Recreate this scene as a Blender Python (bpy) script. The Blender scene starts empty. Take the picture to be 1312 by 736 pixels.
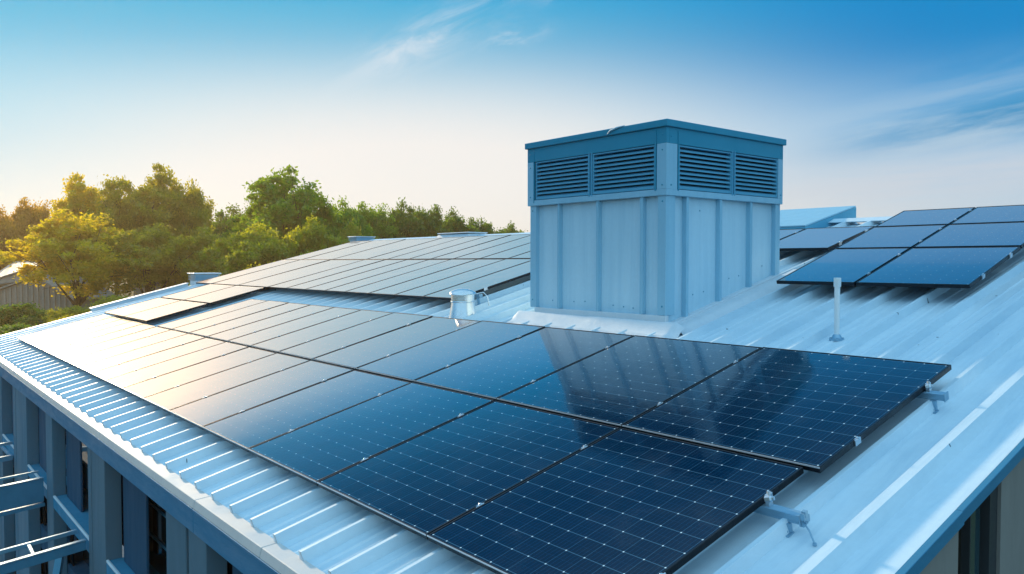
import bpy, math, random
import numpy as np
from mathutils import Vector, Matrix
R = math.radians
random.seed(7); rng = np.random.default_rng(7)
SC = bpy.context.scene
COL = SC.collection

# ------------------------------------------------------------------ camera
YAW, PITCH, ROLL = -0.88430, 0.03142, -0.0004
cam_d = bpy.data.cameras.new('camera'); cam = bpy.data.objects.new('camera', cam_d); COL.objects.link(cam)
cam_d.sensor_width = 36; cam_d.lens = 1017.9/1312*36; cam_d.clip_start = .05; cam_d.clip_end = 9000
fw = Vector((math.sin(YAW)*math.cos(PITCH), math.cos(YAW)*math.cos(PITCH), -math.sin(PITCH)))
rt = Vector((math.cos(YAW), -math.sin(YAW), 0)); up = rt.cross(fw)
cam.matrix_world = Matrix((rt, up, -fw)).transposed().to_4x4()
SC.camera = cam

# ------------------------------------------------------------------ light and sky
SUN_AZ, SUN_EL = R(-88), R(19)           # azimuth measured from +Y towards +X
SKY_GAIN = 1.0
HAZE = .00042
sd = Vector((math.sin(SUN_AZ)*math.cos(SUN_EL), math.cos(SUN_AZ)*math.cos(SUN_EL), math.sin(SUN_EL)))
sun_d = bpy.data.lights.new('sun', 'SUN'); sun = bpy.data.objects.new('sun', sun_d); COL.objects.link(sun)
sun_d.energy = 4.6; sun_d.angle = R(4); sun_d.color = (1, .78, .52)
sun.rotation_euler = sd.to_track_quat('Z', 'Y').to_euler(); sun.location = (-20, 0, 30)
SC.view_settings.view_transform = 'Standard'; SC.view_settings.look = 'None'
SC.view_settings.exposure = 0; SC.view_settings.gamma = 1

class NT:
    """tiny node-tree writer"""
    def __init__(s, tree): s.t = tree; s.t.nodes.clear()
    def n(s, typ, ins=None, **kw):
        nd = s.t.nodes.new(typ)
        for k, v in kw.items(): setattr(nd, k, v)
        for k, v in (ins or {}).items():
            sk = nd.inputs[k]
            if isinstance(v, bpy.types.NodeSocket): s.t.links.new(v, sk)
            elif isinstance(v, bpy.types.Node): s.t.links.new(v.outputs[0], sk)
            else: sk.default_value = v
        return nd
    def m(s, op, a, b=0.0, c=None, clamp=False):
        ins = {0: a, 1: b}
        if c is not None: ins[2] = c
        return s.n('ShaderNodeMath', ins, operation=op, use_clamp=clamp).outputs[0]
    def mixc(s, f, a, b, mode='MIX'):
        nd = s.n('ShaderNodeMix', None, data_type='RGBA', blend_type=mode)
        for i, v in ((0, f), (6, a), (7, b)):
            if isinstance(v, bpy.types.NodeSocket): s.t.links.new(v, nd.inputs[i])
            else: nd.inputs[i].default_value = v if i == 0 else (tuple(v)+(1,) if len(v) == 3 else v)
        return nd.outputs[2]
    def ramp(s, f, stops, interp='LINEAR'):
        nd = s.n('ShaderNodeValToRGB', {0: f}); cr = nd.color_ramp; cr.interpolation = interp
        while len(cr.elements) < len(stops): cr.elements.new(.5)
        for e, (p, c) in zip(cr.elements, stops):
            e.position = p; e.color = (c, c, c, 1) if isinstance(c, (int, float)) else tuple(c)+(1,)
        return nd.outputs[0]
    def noise(s, vec, scale, detail=3, rough=.55, dist=0):
        return s.n('ShaderNodeTexNoise', {'Vector': vec, 'Scale': scale, 'Detail': detail, 'Roughness': rough, 'Distortion': dist}).outputs[0]
    def mapr(s, v, a, b, c, d, smooth=True):
        return s.n('ShaderNodeMapRange', {0: v, 1: a, 2: b, 3: c, 4: d}, interpolation_type='SMOOTHSTEP' if smooth else 'LINEAR').outputs[0]
    def dot(s, v, d):
        return s.n('ShaderNodeVectorMath', {0: v, 1: tuple(d)}, operation='DOT_PRODUCT').outputs['Value']

world = bpy.data.worlds.new('World'); SC.world = world; world.use_nodes = True
T = NT(world.node_tree)
geo = T.n('ShaderNodeTexCoord').outputs['Generated']
nish = T.n('ShaderNodeTexSky', sky_type='NISHITA'); nish.sun_disc = False
nish.sun_elevation = SUN_EL; nish.sun_rotation = SUN_AZ; nish.air_density = 1.0; nish.dust_density = .6
sep = T.n('ShaderNodeSeparateXYZ', {0: geo}); zz = sep.outputs[2]
zc = T.m('MAXIMUM', zz, 0.0)
hl = T.m('SQRT', T.m('MAXIMUM', T.m('SUBTRACT', 1.0, T.m('MULTIPLY', zz, zz)), .0004))
def azdot(azdeg):                       # cosine of horizontal angle to an azimuth
    return T.m('DIVIDE', T.dot(geo, (math.sin(R(azdeg)), math.cos(R(azdeg)), 0)), hl)
# deep blue away from the low glow; zenith brightened as added fill light
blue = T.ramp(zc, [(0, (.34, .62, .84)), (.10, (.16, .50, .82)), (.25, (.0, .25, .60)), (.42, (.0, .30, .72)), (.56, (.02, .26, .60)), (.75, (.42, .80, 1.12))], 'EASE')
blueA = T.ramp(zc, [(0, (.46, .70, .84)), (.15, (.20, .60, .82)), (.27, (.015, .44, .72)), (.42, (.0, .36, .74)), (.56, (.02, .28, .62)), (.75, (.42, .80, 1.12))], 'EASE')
side = T.mapr(azdot(-80), .55, 1.0, 0, 1)
blue = T.mixc(side, blue, blueA)
# creamy glow over the horizon, widest left of the ventilation house
a1 = T.m('ARCCOSINE', T.m('MINIMUM', T.m('MAXIMUM', azdot(-57), -1.0), 1.0))
q1 = T.m('POWER', T.m('DIVIDE', a1, .56), 2.2)
q2 = T.m('POWER', T.m('DIVIDE', zc, .25), 2.5)
glow = T.mapr(T.m('EXPONENT', T.m('MULTIPLY', T.m('ADD', q1, q2), -1.0)), .08, .92, 0, 1)
low = T.m('EXPONENT', T.m('MULTIPLY', T.m('POWER', T.m('DIVIDE', zc, .105), 2.0), -1.0))
front = T.mapr(azdot(-55), -.35, .85, 0, 1)
skyc = T.mixc(T.m('MULTIPLY', low, T.m('MULTIPLY', front, .85)), blue, (.72, .75, .79))
skyc = T.mixc(T.m('MULTIPLY', glow, 1.08, clamp=True), skyc, (.92, .895, .87))
# cirrus wisps
def wisps(az, el, saz, sel, rot, scale, lo, hi, amt, stretch=7):
    ctr = Vector((math.sin(R(az))*math.cos(R(el)), math.cos(R(az))*math.cos(R(el)), math.sin(R(el))))
    e1 = Vector((math.cos(R(az)), -math.sin(R(az)), 0)); e2 = e1.cross(-ctr) * -1
    e2 = ctr.cross(e1) * -1
    if e2.z < 0: e2 = -e2
    c, s_ = math.cos(R(rot)), math.sin(R(rot))
    d1 = e1*c+e2*s_; d2 = e2*c-e1*s_
    u = T.dot(geo, d1); v = T.dot(geo, d2)
    infront = T.mapr(T.dot(geo, ctr), .5, .7, 0, 1)
    msk = T.m('EXPONENT', T.m('MULTIPLY', T.m('ADD', T.m('POWER', T.m('ABSOLUTE', T.m('DIVIDE', u, saz)), 2.0), T.m('POWER', T.m('ABSOLUTE', T.m('DIVIDE', v, sel)), 2.0)), -1.0))
    vec = T.n('ShaderNodeCombineXYZ', {0: u, 1: T.m('MULTIPLY', v, float(stretch)), 2: 0.37*az}).outputs[0]
    nz = T.noise(vec, scale, 7, .62, .5)
    return T.m('MULTIPLY', T.m('MULTIPLY', T.mapr(nz, lo, hi, 0, amt), msk), infront)
w1 = wisps(-57, 15.3, .085, .022, 27, 9, .36, .70, .72, 3.5)
w1b = wisps(-50.5, 15.8, .035, .012, 14, 14, .38, .66, .7, 3)
w1c = wisps(-46, 19.5, .05, .012, 24, 12, .38, .66, .75, 3)
w2 = wisps(-21, 8.3, .26, .045, 8, 3.2, .38, .66, .75, 9)
w3 = wisps(-20, 5.5, .30, .03, 4, 2.6, .30, .62, .7, 10)
skyc = T.mixc(T.m('ADD', T.m('ADD', w1, w1b), w1c, clamp=True), skyc, (.86, .88, .92))
skyc = T.mixc(T.m('MULTIPLY', wisps(-17, 9.0, .17, .022, 7, 3.5, .20, .45, .95, 8), 1.0, clamp=True), skyc, (.0, .25, .54))
skyc = T.mixc(w2, skyc, (.50, .66, .80)); skyc = T.mixc(w3, skyc, (.68, .70, .76))
gnd = T.mapr(zz, -.02, .0, 0, 1)
skyc = T.mixc(gnd, (.10, .17, .20), skyc)
nb = T.mixc(1.0, nish.outputs[0], (.06, .09, .11), 'MULTIPLY')
behind = T.mapr(azdot(-61), .15, -.6, 0, 1)          # sky behind the viewer, brightened as added fill light
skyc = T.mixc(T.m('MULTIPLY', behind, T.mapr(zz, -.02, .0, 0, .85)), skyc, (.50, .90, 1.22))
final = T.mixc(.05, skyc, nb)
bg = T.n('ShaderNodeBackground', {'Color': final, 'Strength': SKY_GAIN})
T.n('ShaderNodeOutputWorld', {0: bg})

# ------------------------------------------------------------------ helpers
SL = R(14.1151); CA, SA = math.cos(SL), math.sin(SL); TA = SA/CA
H0 = 2.4; RO = -.16                     # roof skin lies 0.16 m under the plane of the panels
UP = Vector((0, -SA, CA)); UPS = Vector((0, CA, SA))
def rp(x, u, h=0.0):                    # roof coordinates: along eave, up the slope, above the panel plane
    return Vector((x, u*CA, u*SA-H0)) + UP*h

class MB:
    def __init__(s): s.v = []; s.f = []; s.mi = []; s.uv = {}
    def face(s, pts, mi=0):
        b = len(s.v); s.v += [Vector(p) for p in pts]; s.f.append(tuple(range(b, b+len(pts)))); s.mi.append(mi)
    def hexa(s, p, mi=0):               # 8 corners: bottom 4 (ccw from above), top 4
        b = len(s.v); s.v += [Vector(q) for q in p]
        for f in ((3, 2, 1, 0), (4, 5, 6, 7), (0, 1, 5, 4), (1, 2, 6, 5), (2, 3, 7, 6), (3, 0, 4, 7)):
            s.f.append(tuple(b+i for i in f)); s.mi.append(mi)
        return s
    def box(s, x0, x1, y0, y1, z0, z1, mi=0, fn=None):
        p = [(x0, y0, z0), (x1, y0, z0), (x1, y1, z0), (x0, y1, z0), (x0, y0, z1), (x1, y0, z1), (x1, y1, z1), (x0, y1, z1)]
        if fn: p = [fn(*q) for q in p]
        return s.hexa(p, mi)
    def bar(s, a, b, w, h, upv=(0, 0, 1)):   # rectangular bar from a to b
        a, b = Vector(a), Vector(b); d = (b-a).normalized(); sd_ = d.cross(Vector(upv)).normalized(); u_ = sd_.cross(d)
        q = []
        q = [a-sd_*w/2-u_*h/2, a+sd_*w/2-u_*h/2, b+sd_*w/2-u_*h/2, b-sd_*w/2-u_*h/2,
             a-sd_*w/2+u_*h/2, a+sd_*w/2+u_*h/2, b+sd_*w/2+u_*h/2, b-sd_*w/2+u_*h/2]
        return s.hexa(q)
    def lathe(s, c, prof, n=28, ax=(0, 0, 1)):   # prof: (radius, height) list
        c = Vector(c); ax = Vector(ax).normalized(); t = Vector((1, 0, 0)) if abs(ax.x) < .9 else Vector((0, 1, 0))
        e1 = ax.cross(t).normalized(); e2 = ax.cross(e1); b = len(s.v)
        for r, h in prof:
            for k in range(n):
                a = 2*math.pi*k/n; s.v.append(c+ax*h+(e1*math.cos(a)+e2*math.sin(a))*r)
        for i in range(len(prof)-1):
            for k in range(n):
                k2 = (k+1) % n; s.f.append((b+i*n+k, b+i*n+k2, b+(i+1)*n+k2, b+(i+1)*n+k)); s.mi.append(0)
        s.f.append(tuple(b+k for k in range(n))[::-1]); s.mi.append(0)
        s.f.append(tuple(b+(len(prof)-1)*n+k for k in range(n))); s.mi.append(0)
        return s
    def tube(s, pts, r, n=10):
        pts = [Vector(p) for p in pts]; b = len(s.v)
        for i, p in enumerate(pts):
            d = (pts[min(i+1, len(pts)-1)]-pts[max(i-1, 0)]).normalized()
            t = Vector((0, 0, 1)) if abs(d.z) < .9 else Vector((1, 0, 0)); e1 = d.cross(t).normalized(); e2 = d.cross(e1)
            rr = r[i] if isinstance(r, (list, tuple)) else r
            for k in range(n):
                a = 2*math.pi*k/n; s.v.append(p+(e1*math.cos(a)+e2*math.sin(a))*rr)
        for i in range(len(pts)-1):
            for k in range(n):
                k2 = (k+1) % n; s.f.append((b+i*n+k, b+i*n+k2, b+(i+1)*n+k2, b+(i+1)*n+k)); s.mi.append(0)
        s.f.append(tuple(b+k for k in range(n))[::-1]); s.mi.append(0)
        s.f.append(tuple(b+(len(pts)-1)*n+k for k in range(n))); s.mi.append(0)
        return s
    def build(s, name, mats, parent=None, bevel=0, smooth=False, origin=None, uvf=None):
        import bmesh
        me = bpy.data.meshes.new(name)
        vs = s.v; top = parent
        while top is not None and top.parent is not None: top = top.parent
        if top is not None and top.get('_w'):
            vs = [v-Vector(top['_w']) for v in vs]
        elif origin is not None: vs = [v-Vector(origin) for v in vs]
        me.from_pydata([tuple(v) for v in vs], [], s.f)
        mats = mats if isinstance(mats, (list, tuple)) else [mats]
        for m_ in mats: me.materials.append(m_)
        me.polygons.foreach_set('material_index', s.mi)
        bm = bmesh.new(); bm.from_mesh(me); bmesh.ops.recalc_face_normals(bm, faces=bm.faces)
        if bevel: bmesh.ops.bevel(bm, geom=[e for e in bm.edges if e.calc_face_angle(0) > .6], offset=bevel, segments=1, affect='EDGES', clamp_overlap=True)
        bm.to_mesh(me); bm.free()
        if smooth:
            me.polygons.foreach_set('use_smooth', [True]*len(me.polygons)); me.set_sharp_from_angle(angle=R(35))
        o = bpy.data.objects.new(name, me); COL.objects.link(o)
        if parent is not None: o.parent = parent
        elif origin is not None: o.location = origin
        return o

def tag(o, label=None, cat=None, group=None, kind=None):
    if label: o['label'] = label
    if cat: o['category'] = cat
    if group: o['group'] = group
    if kind: o['kind'] = kind
    return o
def thing(name, loc, label, cat, group=None, rot=None, world=True):
    o = bpy.data.objects.new(name, None); COL.objects.link(o); o.location = loc; o.empty_display_size = .2
    if rot: o.rotation_euler = rot
    if world: o['_w'] = tuple(loc)
    return tag(o, label, cat, group)

# ------------------------------------------------------------------ materials
def new_mat(name):
    m_ = bpy.data.materials.new(name); m_.use_nodes = True; return m_, NT(m_.node_tree)
def finish(t, bsdf, disp=None): t.n('ShaderNodeOutputMaterial', {0: bsdf})
def painted(name, col, rough=.45, metal=0.0, spec=.5, dirt=.25, dirtcol=None, streak=(1, 1, 1), scale=3, bump=.02, fleck=0.0):
    m_, t = new_mat(name)
    pos = t.n('ShaderNodeTexCoord').outputs['Object']
    mp = t.n('ShaderNodeMapping', {0: pos, 'Scale': streak}).outputs[0]
    a = t.noise(mp, scale, 6, .65, .3); b = t.noise(pos, scale*9, 3, .6)
    f = t.m('MULTIPLY', t.mapr(a, .38, .72, 0, 1), dirt)
    dc = dirtcol or tuple(c*.62 for c in col)
    c = t.mixc(f, col, dc)
    c = t.mixc(t.m('MULTIPLY', t.mapr(b, .3, .7, 0, 1), dirt*.35), c, tuple(c_*.8 for c_ in col))
    if fleck:
        vo = t.n('ShaderNodeTexVoronoi', {'Vector': pos, 'Scale': 1.9, 'Randomness': 1.0}, feature='F1', voronoi_dimensions='2D')
        cr_ = t.n('ShaderNodeSeparateColor', {0: vo.outputs['Color']}).outputs[0]
        fk = t.m('LESS_THAN', t.m('ADD', vo.outputs['Distance'], t.m('MULTIPLY', b, .012)), t.m('MULTIPLY', t.m('POWER', cr_, 2.5), .034))
        c = t.mixc(t.m('MULTIPLY', fk, fleck), c, (.03, .06, .08))
    r = t.mapr(a, .3, .7, rough*.8, min(1, rough*1.25))
    bp = t.n('ShaderNodeBump', {'Strength': .35, 'Distance': bump, 'Height': a})
    bs = t.n('ShaderNodeBsdfPrincipled', {'Base Color': c, 'Roughness': r, 'Metallic': metal, 'Specular IOR Level': spec, 'Normal': bp})
    finish(t, bs); return m_
M = {}
M['roof'] = painted('roof_sheet_paint', (.66, .80, .87), .48, .0, .35, .5, (.38, .56, .68), (3.5, .30, 1), 1.9, .014, .85)
M['coping'] = painted('coping_paint', (.66, .63, .60), .40, 0, .5, .4, (.46, .45, .44), (1, 1, 1), 2.5, .01, .3)
M['fascia'] = painted('fascia_paint', (.045, .22, .36), .5, 0, .4, .3, (.035, .17, .28), (1, 1, 4), 2.0)
M['hvac'] = painted('housing_paint', (.10, .38, .54), .5, 0, .4, .25, (.08, .31, .45), (1, 1, .3), 1.6)
M['hvac_mid'] = painted('housing_trim_paint', (.32, .58, .72), .45, 0, .45, .4, (.24, .48, .62), (3, 3, .2), 1.8)
M['hvac_pan'] = painted('housing_panel_paint', (.56, .77, .87), .42, 0, .45, .5, (.36, .60, .73), (2.6, 2.6, .12), 2.0)
M['hvac_dark'] = painted('housing_upper_paint', (.03, .29, .43), .45, 0, .3, .25, (.02, .24, .36), (1, 1, .4), 1.6)
M['flash'] = painted('flashing_membrane', (.68, .74, .78), .6, 0, .3, .35, (.5, .6, .68), (1, 1, 1), 4, .03)
M['alu'] = painted('bare_aluminium', (.62, .70, .76), .32, .85, .5, .2)
M['shiny'] = painted('new_galvanised_steel', (.80, .84, .86), .24, .75, .5, .3)
M['whitepole'] = painted('white_pole_paint', (.84, .87, .88), .35, .1, .5, .2)
M['galv'] = painted('galvanised_steel', (.30, .50, .64), .35, .55, .5, .3)
M['steelblue'] = painted('blue_painted_steel', (.10, .32, .46), .5, .1, .4, .4)
M['frame'] = painted('black_anodised_frame', (.012, .016, .022), .32, .6, .5, .1)
M['edge'] = painted('painted_lit_edge', (.66, .66, .68), .35, .3, .5, .2)
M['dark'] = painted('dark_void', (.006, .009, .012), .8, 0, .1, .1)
M['wall'] = painted('wall_render', (.14, .21, .25), .85, 0, .2, .45, (.09, .14, .17), (1, 1, .25), 1.4, .02)
M['wall_blue'] = painted('pilaster_paint', (.11, .21, .27), .7, 0, .3, .5, (.06, .14, .19), (1, 1, .2), 1.6, .02)
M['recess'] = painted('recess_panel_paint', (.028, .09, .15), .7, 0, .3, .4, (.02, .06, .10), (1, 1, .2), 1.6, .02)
M['floorblue'] = painted('balcony_floor', (.05, .27, .42), .7, 0, .3, .5, (.08, .26, .38), (1, 1, 1), 5, .02)
M['palesteel'] = painted('pale_blue_steel', (.22, .42, .54), .5, .2, .4, .4)
M['bright'] = painted('worn_white_edge', (.75, .78, .8), .5, 0, .4, .3)
M['concrete'] = painted('beige_concrete', (.30, .27, .24), .85, 0, .2, .4, (.20, .18, .16), (1, 1, .3), 2.0, .02)
M['winframe'] = painted('dark_window_frame', (.06, .065, .07), .5, .3, .4, .2)
M['houseclad'] = painted('pale_cladding', (.30, .26, .22), .7, 0, .3, .3)
M['houseroof'] = painted('pale_sheet_roof', (.34, .30, .26), .6, 0, .3, .3)
def glass_mat(name, col, tint):
    m_, t = new_mat(name)
    pos = t.n('ShaderNodeTexCoord').outputs['Object']
    nz = t.noise(pos, 1.3, 4, .6)
    c = t.mixc(t.mapr(nz, .35, .65, 0, 1), col, tint)
    bs = t.n('ShaderNodeBsdfPrincipled', {'Base Color': c, 'Roughness': .06, 'Specular IOR Level': .9, 'Coat Weight': .5, 'Coat Roughness': .02})
    finish(t, bs); return m_
M['glass'] = glass_mat('window_glass', (.008, .014, .018), (.02, .035, .04))
M['glass_brown'] = glass_mat('tinted_window_glass', (.02, .016, .011), (.045, .035, .02))
M['glass_teal'] = glass_mat('teal_window_glass', (.02, .05, .06), (.03, .07, .08))

def cell_mat(name='solar_cells'):
    m_, t = new_mat(name)
    uv = t.n('ShaderNodeUVMap', uv_map='UVMap').outputs[0]
    s_ = t.n('ShaderNodeSeparateXYZ', {0: uv}); u, v = s_.outputs[0], s_.outputs[1]
    def near(x, w):      # 1 close to an integer
        fr = t.m('FRACT', t.m('ADD', x, .5)); d = t.m('ABSOLUTE', t.m('SUBTRACT', fr, .5))
        return d, t.m('LESS_THAN', d, w)
    du, lu = near(u, .010); dv, lv = near(v, .013)
    _, bus = near(t.m('MULTIPLY', u, 5.0), .028)
    _, fing = near(t.m('MULTIPLY', v, 2.0), .016)
    dd = t.m('SQRT', t.m('ADD', t.m('MULTIPLY', du, du), t.m('MULTIPLY', dv, dv)))
    dot = t.m('LESS_THAN', dd, .036)
    wn = t.n('ShaderNodeTexWhiteNoise', {0: t.n('ShaderNodeVectorMath', {0: uv}, operation='FLOOR').outputs[0]}, noise_dimensions='2D').outputs[0]
    pos = t.n('ShaderNodeTexCoord').outputs['Object']
    rv = t.n('ShaderNodeObjectInfo').outputs['Random']
    base = t.mixc(wn, (.0001, .0075, .026), (.0002, .011, .037))
    base = t.mixc(t.m('MULTIPLY', rv, .35), base, (.0020, .022, .060))
    base = t.mixc(t.m('MULTIPLY', bus, .5), base, (.012, .10, .19))
    base = t.mixc(t.m('MULTIPLY', fing, .12), base, (.03, .11, .19))
    base = t.mixc(t.m('MULTIPLY', lu, .30), base, (.10, .26, .38))
    base = t.mixc(t.m('MULTIPLY', lv, .45), base, (.14, .32, .44))
    base = t.mixc(dot, base, (.62, .78, .84))
    dust = t.noise(pos, 2.2, 6, .7, .4)
    base = t.mixc(t.mapr(dust, .45, .75, 0, .05), base, (.22, .26, .28))
    nzb = t.noise(t.n('ShaderNodeMapping', {0: pos, 'Scale': (1, 1, 1)}).outputs[0], 38, 2, .5)
    wav = t.noise(pos, .9, 2, .5)
    bmp = t.n('ShaderNodeBump', {'Strength': .10, 'Distance': .004, 'Height': nzb})
    bmp2 = t.n('ShaderNodeBump', {'Strength': .16, 'Distance': .02, 'Height': wav, 'Normal': bmp.outputs[0]})
    lw = t.n('ShaderNodeLayerWeight', {'Blend': .5, 'Normal': bmp2.outputs[0]}).outputs['Facing']
    fac = t.ramp(lw, [(0, .04), (.50, .06), (.57, .075), (.63, .16), (.69, .38), (.75, .74), (.84, .93)])
    dif = t.n('ShaderNodeBsdfDiffuse', {'Color': base})
    ro = t.mapr(dust, .35, .75, .035, .10)
    g1 = t.n('ShaderNodeBsdfGlossy', {'Color': (.96, .97, 1, 1), 'Roughness': ro, 'Normal': bmp2.outputs[0]})
    g2 = t.n('ShaderNodeBsdfGlossy', {'Color': (1, .72, .44, 1), 'Roughness': .60})  # warm tint puts the low sun's gold into this broad gloss
    g = t.n('ShaderNodeMixShader', {0: t.mapr(lw, .69, .80, .0, .26), 1: g1.outputs[0], 2: g2.outputs[0]})
    mx = t.n('ShaderNodeMixShader', {0: fac, 1: dif.outputs[0], 2: g.outputs[0]})
    finish(t, mx); return m_
M['cells'] = cell_mat()

# ------------------------------------------------------------------ ground and far land
def ground_mat():
    m_, t = new_mat('ground_grass')
    pos = t.n('ShaderNodeTexCoord').outputs['Object']
    a = t.noise(pos, .035, 5, .6, .4); b = t.noise(pos, .5, 5, .7); c3 = t.noise(pos, 4, 3, .7)
    c = t.mixc(t.mapr(a, .4, .62, 0, 1), (.035, .060, .018), (.075, .075, .028))
    c = t.mixc(t.mapr(b, .35, .7, 0, .6), c, (.025, .040, .014))
    c = t.mixc(t.mapr(c3, .4, .7, 0, .35), c, (.10, .10, .045))
    bs = t.n('ShaderNodeBsdfPrincipled', {'Base Color': c, 'Roughness': .95, 'Specular IOR Level': .15})
    finish(t, bs); return m_
GZ = -8.5
def gz(x, y):
    d = math.hypot(x, y); k = min(1, max(0, (d-60)/60))
    return GZ + k*(1.1*math.sin(x*.021+1)*math.cos(y*.027)+.5*math.sin(x*.06+y*.045)) + min(1, max(0, (d-400)/2000))*-6
xs = [-3900, -2500, -1500, -900, -600, -400]+list(range(-300, 61, 6))+[100, 200, 400, 900, 2000, 3900]
ys = [-3900, -2000, -900, -400, -200]+list(range(-120, 241, 6))+[300, 400, 600, 900, 1500, 2500, 3900]
me = bpy.data.meshes.new('ground')
me.from_pydata([(x, y, gz(x, y)) for x in xs for y in ys], [],
               [(i*len(ys)+j, (i+1)*len(ys)+j, (i+1)*len(ys)+j+1, i*len(ys)+j+1) for i in range(len(xs)-1) for j in range(len(ys)-1)])
me.materials.append(ground_mat()); me.polygons.foreach_set('use_smooth', [True]*len(me.polygons))
g = bpy.data.objects.new('ground', me); COL.objects.link(g); tag(g, kind='structure')
# paved yard at the foot of the building
def paving_mat():
    m_, t = new_mat('yard_paving')
    pos = t.n('ShaderNodeTexCoord').outputs['Object']
    br = t.n('ShaderNodeTexBrick', {'Vector': pos, 'Color1': (.05, .075, .09, 1), 'Color2': (.075, .10, .115, 1), 'Mortar': (.02, .03, .035, 1), 'Scale': 1.0, 'Mortar Size': .03, 'Brick Width': .9, 'Row Height': .6})
    nz = t.noise(pos, 1.1, 5, .65)
    c = t.mixc(t.mapr(nz, .35, .7, 0, .7), br.outputs[0], (.022, .034, .036))
    bs = t.n('ShaderNodeBsdfPrincipled', {'Base Color': c, 'Roughness': .8})
    finish(t, bs); return m_
b = MB(); b.face([(-45, -14, GZ+.02), (4, -14, GZ+.02), (4, 2.25, GZ+.02), (-45, 2.25, GZ+.02)])
tag(b.build('yard_pavement', paving_mat()), kind='structure')

# ------------------------------------------------------------------ the building
XL, XR, U0, U1 = -23.5, -1.83, 2.27, 13.05
EY, EZ = rp(0, U0, RO).y, rp(0, U0, RO).z
bld = thing('commercial_building', (-12, 8, GZ), 'building with a pale blue ribbed metal roof, white eave coping and grey pilasters', 'building')
def seam_positions():
    out = [-2.15]; x = -2.36-.07
    x = -2.49
    out.append(x)
    x = -2.79
    while x > XL+.2: out.append(x); x -= .43
    return out
RIBS = seam_positions()
b = MB()
prof = [(XR, 0)]
for i, x in enumerate(RIBS):
    h = .078 if i else .070; w = .034 if i else .075; tw = .015 if i else .032
    prof += [(x+w, 0), (x+tw, h), (x-tw, h), (x-w, 0)]
    if i+1 < len(RIBS) and i > 1:        # two low stiffening swages in each pan
        g_ = x-RIBS[i+1]
        for k in (.36, .64):
            xx = x-g_*k; prof += [(xx+.018, 0), (xx, .011), (xx-.018, 0)]
prof.append((XL, 0))
for (ax_, ah), (bx_, bh) in zip(prof, prof[1:]):
    b.face([rp(ax_, U0, RO+ah), rp(ax_, U1, RO+ah), rp(bx_, U1, RO+bh), rp(bx_, U0, RO+bh)])
# far slope behind the ridge
rid = rp(0, U1, RO); RZ, RY = rid.z, rid.y
for (ax_, ah), (bx_, bh) in zip(prof, prof[1:]):
    b.face([(ax_, RY, RZ+ah), (ax_, RY+9, RZ+ah-2.2), (bx_, RY+9, RZ+bh-2.2), (bx_, RY, RZ+bh)])
roof = b.build('roof', M['roof'], bld)
# rib end closures above the coping and ridge cap, verge trims
for i, x in enumerate(RIBS):
    b = MB()
    h = .078 if i else .070; w = .034 if i else .075; tw = .015 if i else .032
    b.face([rp(x+w, U0-.002, RO), rp(x+tw, U0-.002, RO+h), rp(x-tw, U0-.002, RO+h), rp(x-w, U0-.002, RO)])
    b.build('rib_closure', M['roof'], bld)
b = MB()
b.hexa([rp(XL, U1-.16, RO+.066), rp(XR, U1-.16, RO+.066), (XR, RY+.16, RZ+.03), (XL, RY+.16, RZ+.03), rp(XL, U1-.16, RO+.075), rp(XR, U1-.16, RO+.075), (XR, RY+.16, RZ+.05), (XL, RY+.16, RZ+.05)])
b.face([rp(XL, U1-.16, RO+.076), rp(XR, U1-.16, RO+.076), (XR, RY, RZ+.10), (XL, RY, RZ+.10)])
b.face([(XL, RY, RZ+.10), (XR, RY, RZ+.10), (XR, RY+.16, RZ+.052), (XL, RY+.16, RZ+.052)])
b.build('ridge_cap', M['roof'], bld)
# eave coping in long lengths with joints, fascia, drip
joints = [-1.78, -3.3, -5.35, -6.78, -10.2, -13.6, -17.0, -20.4, -23.55]
b = MB()
for a_, c_ in zip(joints, joints[1:]):
    b.hexa([(c_+.006, 2.105, EZ-.06), (a_-.004, 2.105, EZ-.06), (a_-.004, EY+.012, EZ-.06), (c_+.006, EY+.012, EZ-.06),
            (c_+.006, 2.125, EZ+.010), (a_-.004, 2.125, EZ+.010), (a_-.004, EY+.012, EZ+.020), (c_+.006, EY+.012, EZ+.020)])
b.build('coping', M['coping'], bld, bevel=.004)
b = MB()
for a_, c_ in zip([-1.78, -6.78, -13.6, -20.4], [-6.78, -13.6, -20.4, -23.55]):
    b.box(c_+.005, a_-.005, 2.108, 2.26, EZ-.27, EZ-.062)
    b.box(c_+.005, a_-.005, 2.098, 2.1075, EZ-.082, EZ-.058)
b.build('fascia', M['fascia'], bld, bevel=.004)
# verge trims along the right and left ends
b = MB()
def vr(x0, x1, u0, u1, h0, h1): b.box(x0, x1, u0, u1, h0, h1, fn=lambda x, u, h: rp(x, u, h))
vr(XR+.002, XR+.045, U0, 4.80, RO-.075, RO+.006); vr(XR+.002, XR+.04, 4.805, U1+.1, RO-.07, RO+.004)
b.build('verge_trim', M['fascia'], bld, bevel=.003)
b = MB(); vr(XL-.03, XL+.10, U0, U1+.1, RO-.08, RO+.05)
b.build('verge_trim', M['roof'], bld, bevel=.003)
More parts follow.
